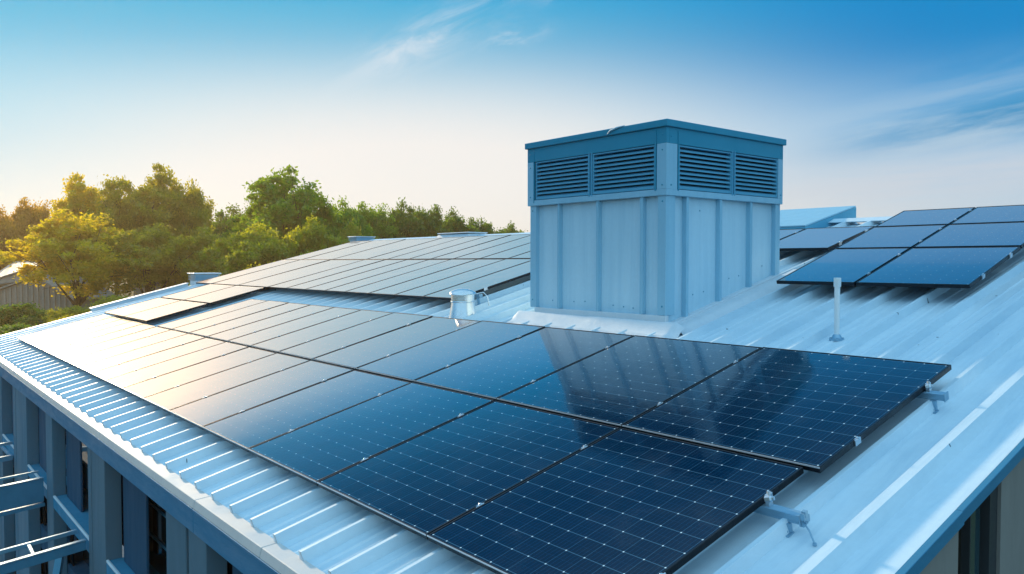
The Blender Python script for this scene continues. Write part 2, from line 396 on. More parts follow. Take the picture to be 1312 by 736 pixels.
# walls
GX = -1.85
b = MB()
pr = [(2.36, 0), (RY+8.9, 0)]
b.box(XL+.1, GX-.3, 3.4, RY+8.6, GZ, -2.05)       # inner core so nothing is hollow
core = b.build('inner_wall', M['dark'], bld)
def gable_piece(y0, y1, z0=GZ, zt=None, x0=GX-.25, x1=GX, mat='wall', name='gable_wall'):
    f = lambda y: (y*TA-H0+RO/CA-.04) if y <= RY else RZ-.05-(y-RY)*2.2/9
    q = MB(); z1a, z1b = (f(y0), f(y1)) if zt is None else (zt, zt)
    q.hexa([(x0, y0, z0), (x1, y0, z0), (x1, y1, z0), (x0, y1, z0), (x0, y0, z1a), (x1, y0, z1a), (x1, y1, z1b), (x0, y1, z1b)])
    return q
for (y0, y1) in ((2.32, 4.80), (5.43, RY), (RY, RY+8.9)):
    gable_piece(y0, y1).build('gable_wall', M['concrete'], bld)
gable_piece(4.80, 5.43, GZ, -4.8).build('gable_wall', M['concrete'], bld)
w = gable_piece(4.805, 5.425, -4.8, None, GX-.16, GX-.10); w = w.build('window', M['glass_brown'], bld)
q = gable_piece(5.11, 5.27, -4.8, None, GX-.09, GX-.06); q.build('pane', M['glass_teal'], w)
q = gable_piece(5.31, 5.427, -4.8, None, GX-.15, GX-.02); q.build('frame', M['winframe'], w)
q = gable_piece(4.802, 4.825, -4.8, None, GX-.15, GX-.03); q.build('frame', M['winframe'], w)
q = gable_piece(5.095, 5.108, -4.8, None, GX-.10, GX-.05); q.build('frame', M['winframe'], w)
# far end wall
b = MB(); b.hexa([(XL+.05, 2.32, GZ), (XL+.3, 2.32, GZ), (XL+.3, RY, GZ), (XL+.05, RY, GZ), (XL+.05, 2.32, -2.1), (XL+.3, 2.32, -2.1), (XL+.3, RY, RZ-.2), (XL+.05, RY, RZ-.2)])
b.build('end_wall', M['wall'], bld)
# soffit behind the fascia
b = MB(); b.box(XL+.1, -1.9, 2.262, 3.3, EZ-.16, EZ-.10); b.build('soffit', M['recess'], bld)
# eave front: pilasters, recessed panels, windows and balcony ledges
FT = EZ-.268
cols = [(-23.4, -22.0), (-20.3, -18.7), (-17.13, -15.6), (-13.76, -13.27), (-10.87, -10.0), (-7.61, -7.04), (-6.96, -6.52), (-4.2, -3.5), (-2.3, -1.86)]
for i, (a_, c_) in enumerate(cols):
    b = MB(); b.box(a_, c_, 2.122, 2.30, GZ, FT)
    if c_-a_ > .6: b.box(a_-.001+(c_-a_)*.22, a_+(c_-a_)*.22+.02, 2.116, 2.123, GZ, FT)
    b.build('pilaster', M['wall' if i in (4, 5, 6) else 'wall_blue'], bld, bevel=.008)
b = MB(); b.box(-7.04, -6.96, 2.15, 2.3, GZ, FT); b.build('joint_strip', M['dark'], bld)
bays = [(-22.0, -20.3), (-18.7, -17.13), (-15.6, -13.76), (-13.27, -10.87), (-10.0, -7.61), (-6.52, -4.2), (-3.5, -2.3)]
for i, (a_, c_) in enumerate(bays):
    wfin = min(.95, (c_-a_)*.42); f0 = a_+.16
    # recessed side panel
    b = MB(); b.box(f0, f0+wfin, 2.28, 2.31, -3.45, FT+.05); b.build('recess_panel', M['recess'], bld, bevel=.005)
    b = MB(); b.box(a_+.002, f0, 2.34, 2.36, GZ, FT); b.build('painted_shadow', M['dark'], bld)  # dark strip painted in as the shadow beside the pilaster
    b = MB(); b.box(f0+.02, f0+.22, 2.270, 2.279, FT-.16, FT-.01); b.build('vent_slot', M['dark'], bld)
    # glazing behind
    wn = MB(); wn.box(a_+.002, c_-.002, 2.50, 2.53, -3.455, FT+.05); wo = wn.build('window', M['glass'], bld)
    for zf in ((-2.62, -2.74, -3.10) if i > 3 else (-2.62,)):
        fr = MB(); fr.box(a_+.003, c_-.003, 2.48, 2.499, zf-.010, zf+.010); fr.build('frame', M['steelblue'], wo)
    # floor slab with worn pale nosing
    b = MB(); b.box(a_+.001, c_-.001, 2.16, 2.499, -3.62, -3.455); b.build('balcony_floor', M['floorblue'], bld)
    b = MB(); b.box(a_+.002, c_-.002, 2.125, 2.158, -3.475, -3.44); b.build('floor_edge', M['bright'], bld, bevel=.008)
    b = MB(); b.box(a_+.002, c_-.002, 2.128, 2.156, -3.62, -3.478); b.build('floor_fascia', M['floorblue'], bld)
    if i < 4:
        gp = MB(); gp.box(a_+.05, c_-.05, 2.40, 2.415, -3.20, -2.88); go = gp.build('guard_panel', M['floorblue'], bld, bevel=.003)
        gp = MB(); gp.box(a_+.03, c_-.03, 2.39, 2.425, -2.879, -2.855); gp.build('top_rail', M['palesteel'], go)
    # storey below
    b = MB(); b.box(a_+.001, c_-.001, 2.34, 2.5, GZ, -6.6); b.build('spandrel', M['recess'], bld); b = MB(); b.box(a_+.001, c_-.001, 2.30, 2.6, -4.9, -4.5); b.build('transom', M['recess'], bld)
    wn = MB(); wn.box(a_+.002, c_-.002, 2.52, 2.55, -6.6, -3.62); wo = wn.build('window', M['glass'], bld)
    fr = MB()
    for k in range(1, 3): fr.box(a_+(c_-a_)*k/3-.02, a_+(c_-a_)*k/3+.02, 2.46, 2.52, -6.6, -4.9)
    fr.build('frame', M['steelblue'], wo)

# ------------------------------------------------------------------ solar panels
def make_panel(x0, x1, u0, u1, h, label, group, frame_h=.04, clamps='', tilt=0, strip=False, cs=1.0):
    tilt += random.uniform(-.0022, .0022)
    """x0<x1; root at the lower left corner of the panel, rotated with the roof"""
    g_ = .006
    base = rp(x0, u0, h)
    root = thing('solar_panel', base, label, 'solar panel', group, rot=(SL+tilt, 0, 0), world=False)
    W, L = x1-x0, u1-u0; fw_ = .013
    a, c, d, e = g_, W-g_, g_, L-g_
    b = MB(); th = frame_h
    b.box(a, c, d, d+fw_, -th, 0); b.box(a, c, e-fw_, e, -th, 0); b.box(a, a+fw_, d+fw_, e-fw_, -th, 0); b.box(c-fw_, c, d+fw_, e-fw_, -th, 0)
    b.build('frame', M['frame'], root, bevel=.0015)
    b = MB(); b.box(a, c, d-.0035, d-.0005, -th*.22, .0012)
    if strip: b.build('lit_edge_strip', M['edge'], root)  # pale strip paints in the light caught by the lower frame edge
    me = bpy.data.meshes.new('glass')
    t_ = .004
    v = [(a+fw_, d+fw_, -t_), (c-fw_, d+fw_, -t_), (c-fw_, e-fw_, -t_), (a+fw_, e-fw_, -t_)]
    v += [(p[0], p[1], -th+.004) for p in v]
    me.from_pydata(v, [], [(0, 1, 2, 3), (7, 6, 5, 4)])
    uvl = me.uv_layers.new(name='UVMap')
    nx = max(4, round(W/.158)); ny = max(5, round(L/.163)); m0 = .10
    uvs = [(-m0, -m0), (nx+m0, -m0), (nx+m0, ny+m0), (-m0, ny+m0)]
    for li, uvv in enumerate(uvs+uvs[::-1]): uvl.data[li].uv = uvv
    me.materials.append(M['cells'])
    o = bpy.data.objects.new('glass', me); COL.objects.link(o); o.parent = root
    for s_ in clamps:                     # clamps bite on the +x or -x edge
        for k in (.24, .78):
            q = MB(); xx = W if s_ == 'R' else 0.0
            q.box(xx-.022*cs, xx+.022*cs, L*k-.035*cs, L*k+.035*cs, .001, .007*cs); q.box(xx-.005, xx+.005, L*k-.035, L*k+.035, -th, .001)
            q.lathe((xx, L*k, .007), [(.009, 0), (.009, .006), (.005, .008)], 8)
            q.build('clamp', M['alu'], root, bevel=.001)
    return root
XE = [-2.63, -4.17, -5.732, -7.16, -8.43, -9.606, -10.69, -11.72, -12.69, -13.65, -14.6, -15.62, -16.58, -17.5, -18.38, -19.25, -20.15, -21.10]
ordw = ['nearest', 'second', 'third', 'fourth', 'fifth', 'sixth', 'seventh', 'eighth', 'ninth', 'tenth', 'eleventh', 'twelfth', 'thirteenth', 'fourteenth', 'fifteenth', 'sixteenth', 'seventeenth', 'eighteenth', 'nineteenth', 'twentieth']
def tone(i): return 'dark navy' if i < 3 else ('blue-grey' if i < 5 else ('pale reflecting' if i < 12 else 'gold-lit'))
for i in range(17):
    x1, x0 = XE[i], XE[i+1]
    make_panel(x0, x1, 2.80, 4.640, 0, f'{tone(i)} solar panel, {ordw[i] if i < 16 else "farthest"} in the row along the eave', 'solar panels in the front row by the eave', clamps='R', strip=True, cs=.6)
XU = list(XE); XU[0] = -2.53
for i in range(12):
    x1, x0 = XU[i], XU[i+1]
    make_panel(x0, x1, 4.648, 6.60, .010, f'{tone(i)} solar panel, {ordw[i]} in the row behind the eave row', 'solar panels in the second row', clamps='R', strip=True, cs=.6)
# middle field beyond the bare strip
XM = [-10.07, -10.99, -11.88, -12.78, -13.70, -14.55, -15.45, -16.40, -17.40]
for r_, (u0, u1, nm) in enumerate(((7.34, 9.90, 'front'), (9.94, 12.30, 'back'))):
    for i in range(8):
        make_panel(XM[i+1], XM[i], u0, u1, .05, f'pale solar panel, {ordw[i]} from the ventilation house, {nm} row of middle field', f'solar panels in the {nm} row of the middle field', clamps='R' if i == 0 else '')
# strip beside the far verge
XS = [-17.42, -19.25, -21.1]
k = 0
for r_, (u0, u1) in enumerate(((4.68, 5.98), (6.02, 7.30), (7.34, 9.90), (9.94, 12.30))):
    for i in range(2):
        lab = f'{"gold" if r_ < 3 else "cream"} solar panel {"along the far roof verge" if i else "beside the sunken strip of bare roof"}, {["lowest", "second", "third", "topmost"][r_]} of its column'
        make_panel(XS[i+1], XS[i], u0, u1, .05, lab, 'solar panels by the far verge')
for i, (x0, x1, u0, u1) in enumerate(((-22.4, -21.14, 7.34, 9.90), (-22.4, -21.14, 9.94, 12.30))):
    make_panel(x0, x1, u0, u1, .05, f'outermost solar panel at the far top corner of the roof, {"upper" if i else "lower"} one', 'solar panels by the far verge')
# field at the upper right, raised and a little steeper than the roof
TB = R(2.4)
def br(x, s):                              # s: distance up that field
    return rp(x, 8.72+s*math.cos(TB), .05+s*math.sin(TB))
rows = [(0, 1.41), (1.43, 2.50), (2.52, 3.42)]
XB = [-5.34, -4.365, -3.19]
pos_n = ['front', 'middle', 'back']
for r_, (s0, s1) in enumerate(rows):
    for i, (x0, x1) in enumerate(((XB[0], XB[1]-.004), (XB[1]+.004, XB[2]))):
        bs = br(x0, s0)
        uu = bs.y*CA+(bs.z+H0)*SA; hh = (bs-rp(0, uu, 0)).dot(UP)
        make_panel(x0, x1, uu, uu+(s1-s0), hh, f'dark blue solar panel, {["left", "right"][i]} one of the {pos_n[r_]} row in the upper right field', 'solar panels in the upper right field', tilt=TB, clamps='R', cs=.6)
# two half hidden behind the ventilation house
for i, (x0, x1) in enumerate(((-7.6, -6.70), (-6.69, -5.60))):
    make_panel(x0, x1, 10.43, 11.80, .05, f'blue solar panel behind the ventilation house, {"half hidden one on the left" if i == 0 else "right one beside the gap"}', 'solar panels behind the ventilation house', clamps='R')
# support feet of the raised field and of the middle field (rails)
def rail(name_label, x0, x1, u, h, w=.045, hh=.06, cap=True, group='rails under the panels', big=False):
    r_ = thing('mounting_rail', rp((x0+x1)/2, u, h), name_label, 'rail', group)
    b = MB(); b.box(x0, x1, u-w/2, u+w/2, h-hh, h, fn=lambda x, uu, z: rp(x, uu, z))
    b.box(x0, x1, u-w/2-.004, u-w/2, h-hh, h-hh+.012, fn=lambda x, uu, z: rp(x, uu, z)); b.box(x0, x1, u-w/2-.004, u-w/2, h-.012, h, fn=lambda x, uu, z: rp(x, uu, z))
    b.build('beam', M['galv'], r_, bevel=.002)
    q = MB(); q.box(x1+.001, x1+.010, u-w/2-.008, u+w/2+.008, h-hh-.006, h+.006, fn=lambda x, uu, z: rp(x, uu, z)); q.build('end_plate', M['galv'], r_, bevel=.002)
    return r_
def foot(r_, x, u, h):
    q = MB(); q.box(x-.02, x+.02, u-.05, u-.026, RO+.001, h-.02, fn=lambda a, c, d: rp(a, c, d)); q.box(x-.03, x+.03, u-.09, u-.026, RO+.001, RO+.008, fn=lambda a, c, d: rp(a, c, d))
    q.lathe(rp(x, u-.06, RO+.008), [(.012, 0), (.012, .012), (.006, .02)], 8, UP); q.build('foot', M['galv'], r_)
ra = rail('short galvanised rail end sticking out under the corner panel nearest the eave', -6.0, -2.40, 4.19, -.042, .055, .055)
rb = rail('galvanised rail end sticking out under the right edge of the second row', -6.0, -2.40, 6.13, -.03, .05, .05)
def lug(r_, x, u, h, s=1.0):
    q = MB(); q.lathe(rp(x, u, h), [(.020*s, -.02*s), (.020*s, .012*s), (.012*s, .022*s), (.012*s, .035*s)], 6, (1, .15, .3)); 
    q.lathe(rp(x-.004, u+.012, h+.022*s), [(.011*s, 0), (.011*s, .018*s)], 8, (0, 0, 1)); q.box(x-.012, x+.012, u-.02*s, u+.02*s, h-.045*s, h-.015*s, fn=lambda a, c, d: rp(a, c, d))
    q.build('bolt', M['alu'], r_)
lug(ra, -2.60, 4.19, .0); lug(rb, -2.51, 6.13, .008, .85)
# ragged bracket on the end of the lower rail
q = MB()
for k in range(9):
    a_ = k*.7; q.box(-2.40+.01*k*.4, -2.385+.01*k*.4+.01, 4.165+.022*math.sin(a_)*1.3, 4.19+.022*math.sin(a_)*1.3, -.11+.012*k*.8, -.085+.012*k*.8+.01, fn=lambda a, c, d: rp(a, c, d))
q.tube([rp(-2.385, 4.17, -.07), rp(-2.33, 4.14, -.10), rp(-2.28, 4.10, -.145)], .005, 8); q.lathe(rp(-2.28, 4.10, -.156), [(.012, 0), (.012, .012)], 8, UP)
q.build('bracket', M['galv'], ra)
foot(ra, -2.47, 4.19, -.08); foot(rb, -2.47, 6.13, -.06)
rails_m = []
for j, (u, h) in enumerate(((7.75, .0), (9.5, .0), (10.4, .0), (11.9, .0))):
    r_ = rail(f'aluminium rail end beside the middle field, {["lowest", "second", "third", "highest"][j]} up the slope', -17.3, -9.95, u, h, .05, .05, group='rails under the middle field'); foot(r_, -9.99, u, h-.03)
for j, (u, h) in enumerate(((9.05, .01), (9.8, .04), (10.7, .075), (11.7, .12))):
    r_ = rail(f'rail carrying the upper right field, {["lowest", "second", "third", "highest"][j]} up the slope', -5.2, -3.35, u, h, .05, .05, group='rails under the upper right field')
    if j: foot(r_, -4.2, u, h)

# ------------------------------------------------------------------ ventilation house on the roof
hx1, hy1 = -5.769, 6.942; hx0, hy2 = -8.085, 9.21
zb = -.60; zm = .775; zt = 1.50; ztop = 1.585
def roofz(y): return (y*TA-H0)+RO/CA
hv = thing('ventilation_house', (-6.9, 8.0, -.7), 'tall square pale blue metal rooftop ventilation house with four louvred openings', 'ventilation unit')
b = MB()
b.hexa([(hx0+.06, hy1+.06, zb-.1), (hx1-.06, hy1+.06, zb-.1), (hx1-.06, hy2-.06, roofz(hy2)), (hx0+.06, hy2-.06, roofz(hy2)),
        (hx0+.06, hy1+.06, zm), (hx1-.06, hy1+.06, zm), (hx1-.06, hy2-.06, zm), (hx0+.06, hy2-.06, zm)])
b.build('wall_panel', M['hvac_pan'], hv)
# standing seams and corner posts of the lower part
def vpost(xa, xb, ya, yb, zlo_f, z1, nm='rib', mat='hvac_mid', bev=.003):
    q = MB(); q.hexa([(xa, ya, zlo_f(ya)), (xb, ya, zlo_f(ya)), (xb, yb, zlo_f(yb)), (xa, yb, zlo_f(yb)), (xa, ya, z1), (xb, ya, z1), (xb, yb, z1), (xa, yb, z1)])
    return q.build(nm, M[mat], hv, bevel=bev)
zf_l = lambda y: zb
zf_r = lambda y: roofz(y)+.085+ (0)
for (a_, c_) in ((-7.551, -7.515), (-6.854, -6.815), (-6.150, -6.105)):
    vpost(a_, c_, hy1-.004, hy1+.07, zf_l, zm-.03)
for (a_, c_) in ((7.300, 7.345), (7.930, 7.975), (8.550, 8.595)):
    vpost(hx1-.07, hx1+.004, a_, c_, zf_r, zm-.03)
vpost(hx0, hx0+.115, hy1, hy1+.12, zf_l, zm, 'corner_post', 'hvac_mid'); vpost(hx1-.12, hx1, hy1, hy1+.16, zf_l, zm, 'corner_post', 'hvac_mid')
vpost(hx1-.09, hx1, hy2-.10, hy2, zf_r, zm, 'corner_post', 'hvac_mid'); vpost(hx0, hx0+.1, hy2-.10, hy2, zf_r, zm, 'corner_post', 'hvac_mid')
# upper band
E2 = .022
ux0, ux1, uy1, uy2 = hx0-E2-.01, hx1+E2, hy1-E2, hy2+E2
def ring(nm, mat, z0, z1, e, t_=.05, bev=.003):
    q = MB(); a_, c_, d_, f_ = ux0-e, ux1+e, uy1-e, uy2+e
    q.box(a_, c_, d_, d_+t_, z0, z1); q.box(a_, c_, f_-t_, f_, z0, z1); q.box(a_, a_+t_, d_+t_, f_-t_, z0, z1); q.box(c_-t_, c_, d_+t_, f_-t_, z0, z1)
    return q.build(nm, M[mat], hv, bevel=bev)
b = MB(); b.box(ux0+.075, ux1-.075, uy1+.075, uy2-.075, zm+.01, zt-.01); b.build('inner_lining', M['dark'], hv)
ring('band_sill', 'hvac_mid', zm-.03, .815, 0)
ring('band_head', 'hvac_dark', 1.322, zt, 0)
for (xa, xb, ya, yb) in ((ux0, ux0+.13, uy1, uy1+.1), (ux1-.14, ux1, uy1, uy1+.19), (ux1-.08, ux1, uy2-.105, uy2), (ux0, ux0+.1, uy2-.1, uy2)):
    q = MB(); q.box(xa, xb, ya, yb, .8155, 1.3215); q.build('corner_post', M['hvac_mid'], hv, bevel=.003)
# louvres: (axis, start, end)
def louvre(axis, s0, s1):
    z0, z1 = .822, 1.315; q = MB()
    def P(s, d, z): return (s, uy1+d, z) if axis == 'x' else (ux1-d, s, z)
    def bx(sa, sb, da, db, za, zb_): q.hexa([P(sa, da, za), P(sb, da, za), P(sb, db, za), P(sa, db, za), P(sa, da, zb_), P(sb, da, zb_), P(sb, db, zb_), P(sa, db, zb_)])
    fwd = .018
    bx(s0, s0+fwd, .004, .07, z0, z1); bx(s1-fwd, s1, .004, .07, z0, z1); bx(s0+fwd, s1-fwd, .004, .07, z1-.016, z1); bx(s0+fwd, s1-fwd, .004, .07, z0, z0+.02)
    fr_ = q.build('louvre_frame', M['hvac'], hv, bevel=.002)
    q = MB(); n = 9; pitch = (z1-z0-.036)/n
    for k in range(n):
        zz_ = z0+.02+pitch*k
        p = [P(s0+fwd, .012, zz_+.004), P(s1-fwd, .012, zz_+.004), P(s1-fwd, .068, zz_+pitch*.62), P(s0+fwd, .068, zz_+pitch*.62)]
        p2 = [P(s0+fwd, .012, zz_+.014), P(s1-fwd, .012, zz_+.014), P(s1-fwd, .068, zz_+pitch*.62+.010), P(s0+fwd, .068, zz_+pitch*.62+.010)]
        q.hexa(p+p2)
        p = [P(s0+fwd, .010, zz_-.004), P(s1-fwd, .010, zz_-.004), P(s1-fwd, .0145, zz_-.004), P(s0+fwd, .0145, zz_-.004), P(s0+fwd, .010, zz_+.016), P(s1-fwd, .010, zz_+.016), P(s1-fwd, .0145, zz_+.016), P(s0+fwd, .0145, zz_+.016)]
        q.hexa(p)
    q.build('louvre_blades', M['hvac'], fr_)
louvre('x', -7.955, -6.965); louvre('x', -6.90, -5.915)
louvre('y', 7.14, 8.13); louvre('y', 8.195, 9.115)
q = MB(); q.box(-6.962, -6.945, uy1-.006, uy1+.06, .80, 1.34); q.box(-6.918, -6.903, uy1-.006, uy1+.06, .80, 1.34); q.box(-6.945, -6.918, uy1+.012, uy1+.06, .816, 1.321)
q.build('mullion', M['hvac'], hv, bevel=.002)
q = MB(); q.box(ux1-.06, ux1+.006, 8.132, 8.148, .80, 1.34); q.box(ux1-.06, ux1+.006, 8.178, 8.193, .80, 1.34); q.box(ux1-.06, ux1-.012, 8.148, 8.178, .816, 1.321)
q.build('mullion', M['hvac'], hv, bevel=.002)
# thin cover strips beside the near corner post
q = MB(); q.box(ux1-.165, ux1-.145, uy1-.008, uy1+.02, .80, 1.47); q.box(ux1-.02, ux1+.008, uy1+.195, uy1+.21, .80, 1.47)
q.box(ux0+.125, ux0+.137, uy1-.005, uy1+.02, .78, 1.46); q.build('cover_strip', M['hvac_dark'], hv)
# cap
q = MB(); q.box(ux0-.025, ux1+.03, uy1-.03, uy2+.03, zt+.002, ztop-.006)
q.build('cap', M['hvac_dark'], hv, bevel=.005)
q = MB(); q.tube([(-6.62, uy1-.034, 1.515), (-6.56, uy1-.045, 1.55), (-6.46, uy1-.04, 1.572), (-6.34, uy1-.034, 1.583)], [.004, .011, .012, .004], 8); q.build('lifting_lug', M['hvac_mid'], hv, smooth=True)
# rivets
q = MB()
def rivet(x, y, z, ax, r=.008): q.lathe((x, y, z), [(r, 0), (r*.9, .004), (r*.4, .006)], 8, ax)
for (x, z) in ((-7.3, -.50), (-7.1, -.49), (-6.62, -.52), (-6.45, -.53), (-7.7, -.5), (-6.3, -.54)): rivet(x, hy1+.058, z, (0, -1, 0))
for z in (-.5, .68): rivet(hx0+.05, hy1-.001, z, (0, -1, 0), .011); rivet(hx1-.05, hy1-.001, z, (0, -1, 0), .011)
for z in (.86, 1.25, 1.42): rivet(ux0+.06, uy1-.001, z, (0, -1, 0), .011); rivet(ux1-.06, uy1-.001, z, (0, -1, 0), .009)
for (y, z) in ((7.1, .0), (7.5, -.38), (7.7, -.35), (8.2, -.2), (8.4, -.17), (8.9, -.05), (7.62, .6)): rivet(hx1-.058, y, z, (1, 0, 0))
for z in (.86, 1.40): rivet(ux1+.001, 7.0, z, (1, 0, 0), .010); rivet(ux1+.001, uy2-.05, z, (1, 0, 0), .011)
q.build('rivets', M['hvac_dark'], hv)
# base sill and dressed flashing
q = MB(); q.box(hx0+.09, hx1+.006, hy1-.006, hy1+.05, -.672, -.602)
q.build('base_sill', M['flash'], hv, bevel=.004)
q = MB(); yy0, yy1 = hy1+.051, hy2+.02
q.hexa([(hx1-.08, yy0, roofz(yy0)+.01), (hx1+.02, yy0, roofz(yy0)+.01), (hx1+.02, yy1, roofz(yy1)+.01), (hx1-.08, yy1, roofz(yy1)+.01),
        (hx1-.08, yy0, roofz(yy0)+.10), (hx1+.02, yy0, roofz(yy0)+.10), (hx1+.02, yy1, roofz(yy1)+.10), (hx1-.08, yy1, roofz(yy1)+.10)])
q.build('base_sill', M['flash'], hv, bevel=.004)
# membrane apron lapping over the ribs
import mathutils.noise as mn
def sm(t): t = max(0, min(1, t)); return t*t*(3-2*t)
def apron():
    q = MB(); n = 46
    uh = hy1/CA
    def hgt(x, u):
        ed = min(1, (hx1+.26-x)/.10, (x-(hx0-.32))/.10, max(0, (u-(u_b-.30))/.08)); ed = max(0, ed); ed = ed*ed*(3-2*ed)
        return RO+.010+.060*ed+.006*mn.noise(Vector((x*3, u*3, 1)))
    def quad(xa, xb, ua, ub, nx, nu, hf, edge=0):
        idx = {}; b0 = len(q.v)
        for i in range(nx+1):
            for j in range(nu+1):
                x = xa+(xb-xa)*i/nx; u = ua+(ub-ua)*j/nu
                if j == 0 and edge: u += .03*mn.noise(Vector((x*2.3, 5, 2)))
                q.v.append(rp(x, u, hf(x, u)))
        for i in range(nx):
            for j in range(nu):
                a_ = b0+i*(nu+1)+j; q.f.append((a_, a_+nu+1, a_+nu+2, a_+1)); q.mi.append(0)
    u_b = (hy1-.02)*CA+((-.66)+H0)*SA
    quad(hx0-.32, hx1+.26, u_b-.30, u_b+.02, 60, 8, lambda x, u: hgt(x, u)+.080*sm((u-(u_b-.17))/.18), 1)
    quad(hx1+.0, hx1+.26, u_b+.02, (hy2+.3)/CA, 8, 50, lambda x, u: hgt(x, u)-(.0 if 0 else max(0, (x-(hx1+.12)))*.2), 0)
    quad(hx0-.32, hx0-.0, u_b+.02, (hy2+.3)/CA, 8, 40, hgt, 0)
    o = q.build('flashing_apron', M['flash'], hv, smooth=True); 
    return o
apron()
q = MB()
for k in range(7):
    x = -8.05+k*.33; uh = 6.52
    q.tube([rp(x, uh+.02, RO+.083), rp(x+.02, uh+.10, RO+.085), rp(x+.10+.05*math.sin(k*3), uh+.13, RO+.083), rp(x+.25, uh+.12, RO+.084)], .0045, 6)
q.build('lap_seams', M['steelblue'], hv)

# ------------------------------------------------------------------ vent pipe, pole
vp = rp(-9.50, 7.02, RO)
v = thing('vent_pipe', vp, 'short galvanised roof vent with domed cap between the panels and the ventilation house', 'roof vent')
b = MB(); b.lathe(vp+Vector((0, 0, -.06)), [(.24, 0), (.235, .07), (.205, .09), (.185, .20), (.17, .31)], 36); b.build('base_cone', M['shiny'], v, smooth=True)
b = MB(); b.lathe(vp+Vector((0, 0, .252)), [(.178, 0), (.182, .008), (.178, .018), (.172, .02), (.172, .115), (.180, .118), (.185, .13)], 36); b.build('collar', M['shiny'], v, smooth=True)
b = MB(); b.lathe(vp+Vector((0, 0, .383)), [(.192, 0), (.198, .006), (.19, .02), (.13, .05), (.06, .065), (.01, .07)], 36, (.10, -.08, 1)); b.build('cap', M['shiny'], v, smooth=True)
b = MB(); b.tube([vp+Vector((.12, .12, .37)), vp+Vector((.24, .20, .40)), vp+Vector((.31, .22, .34)), vp+Vector((.33, .24, .20))], .007, 8); b.build('stay_wire', M['shiny'], v, smooth=True)
pp = rp(-3.914, 7.428, RO)
v = thing('vent_pole', pp, 'slim upright white metal pole with a flanged foot on the bare right roof', 'pole')
b = MB(); b.lathe(pp+Vector((0, 0, -.01)), [(.026, 0), (.026, .52)], 20); b.build('shaft', M['whitepole'], v, smooth=True)
b = MB(); b.lathe(pp+Vector((0, 0, .505)), [(.032, 0), (.034, .004), (.034, .085), (.028, .088), (.025, .02)], 24); b.build('sleeve', M['whitepole'], v, smooth=True)
b = MB(); b.lathe(pp+Vector((0, 0, -.01)), [(.07, 0), (.07, .018), (.048, .022), (.04, .045), (.030, .06)], 20)
for k in range(4): b.lathe(pp+Vector((.055*math.cos(k*1.57+.6), .055*math.sin(k*1.57+.6), .008)), [(.010, 0), (.010, .012)], 6)
b.build('foot_flange', M['galv'], v, smooth=True)

# ------------------------------------------------------------------ small plant on the far edges of the roof
def vent_box(loc, w, d, h, label):
    v = thing('roof_vent_box', loc, label, 'roof vent', 'small vent boxes on the far roof edge')
    b = MB(); x, y, z = loc; b.box(x-w/2, x+w/2, y-d/2, y+d/2, z, z+h*.55); b.build('housing', M['bright'], v, bevel=.01)
    b = MB()
    for k in range(4): b.box(x-w/2-.03, x+w/2+.03, y-d/2-.03, y+d/2+.03, z+h*(.57+k*.09), z+h*(.61+k*.09))
    b.box(x-w/2+.02, x+w/2-.02, y-d/2+.02, y+d/2-.02, z+h*.55, z+h*.9); b.build('louvre', M['galv'], v)
    b = MB(); b.box(x-w/2-.06, x+w/2+.06, y-d/2-.06, y+d/2+.06, z+h*.93, z+h); b.build('lid', M['bright'], v, bevel=.01)
    return v
vent_box((-23.35, 7.66, -.78), .5, .66, .47, 'low white vent box on the far roof edge beside the gold panels')
vent_box((-22.9, 12.5, .50), .46, .60, .32, 'small slatted vent box near the ridge at the far roof corner')
v = thing('cable_tray', (-23.3, 10.6, .05), 'low pale cable tray lying along the far roof edge', 'cable tray')
b = MB(); b.box(-23.45, -23.3, 9.9, 11.3, .04, .13, fn=lambda x, y, z: (x, y, z+(y-10.6)*TA)); b.build('tray', M['flash'], v)
b = MB()
for k in range(5): b.box(-23.47, -23.28, 10.0+k*.29, 10.05+k*.29, .12, .20, fn=lambda x, y, z: (x, y, z+(y-10.6)*TA))
b.build('cover_clip', M['galv'], v)
v = thing('edge_kerb', rp(-23.45, 6, RO), 'raised pale metal kerb along part of the far roof edge', 'kerb')
b = MB(); b.box(-23.5, -23.3, 4.85, 7.4, RO+.052, RO+.14, fn=rp); b.build('upstand', M['flash'], v, bevel=.01)
b = MB(); b.box(-23.54, -23.26, 4.83, 7.42, RO+.142, RO+.16, fn=rp); b.build('capping', M['bright'], v, bevel=.004)
v = thing('roof_hatch', (-17.5, 12.6, .6), 'low flat pale hatch standing on the ridge beyond the middle field', 'roof hatch')
b = MB(); b.hexa([(-18.5, 12.2, .55), (-16.8, 12.2, .55), (-16.8, 12.9, .55), (-18.5, 12.9, .55), (-18.2, 12.3, .74), (-16.82, 12.3, .74), (-16.82, 12.9, .76), (-18.2, 12.9, .76)])
b.build('kerb', M['flash'], v); b = MB(); b.box(-18.22, -16.78, 12.27, 12.92, .762, .79); b.build('lid', M['bright'], v, bevel=.01)
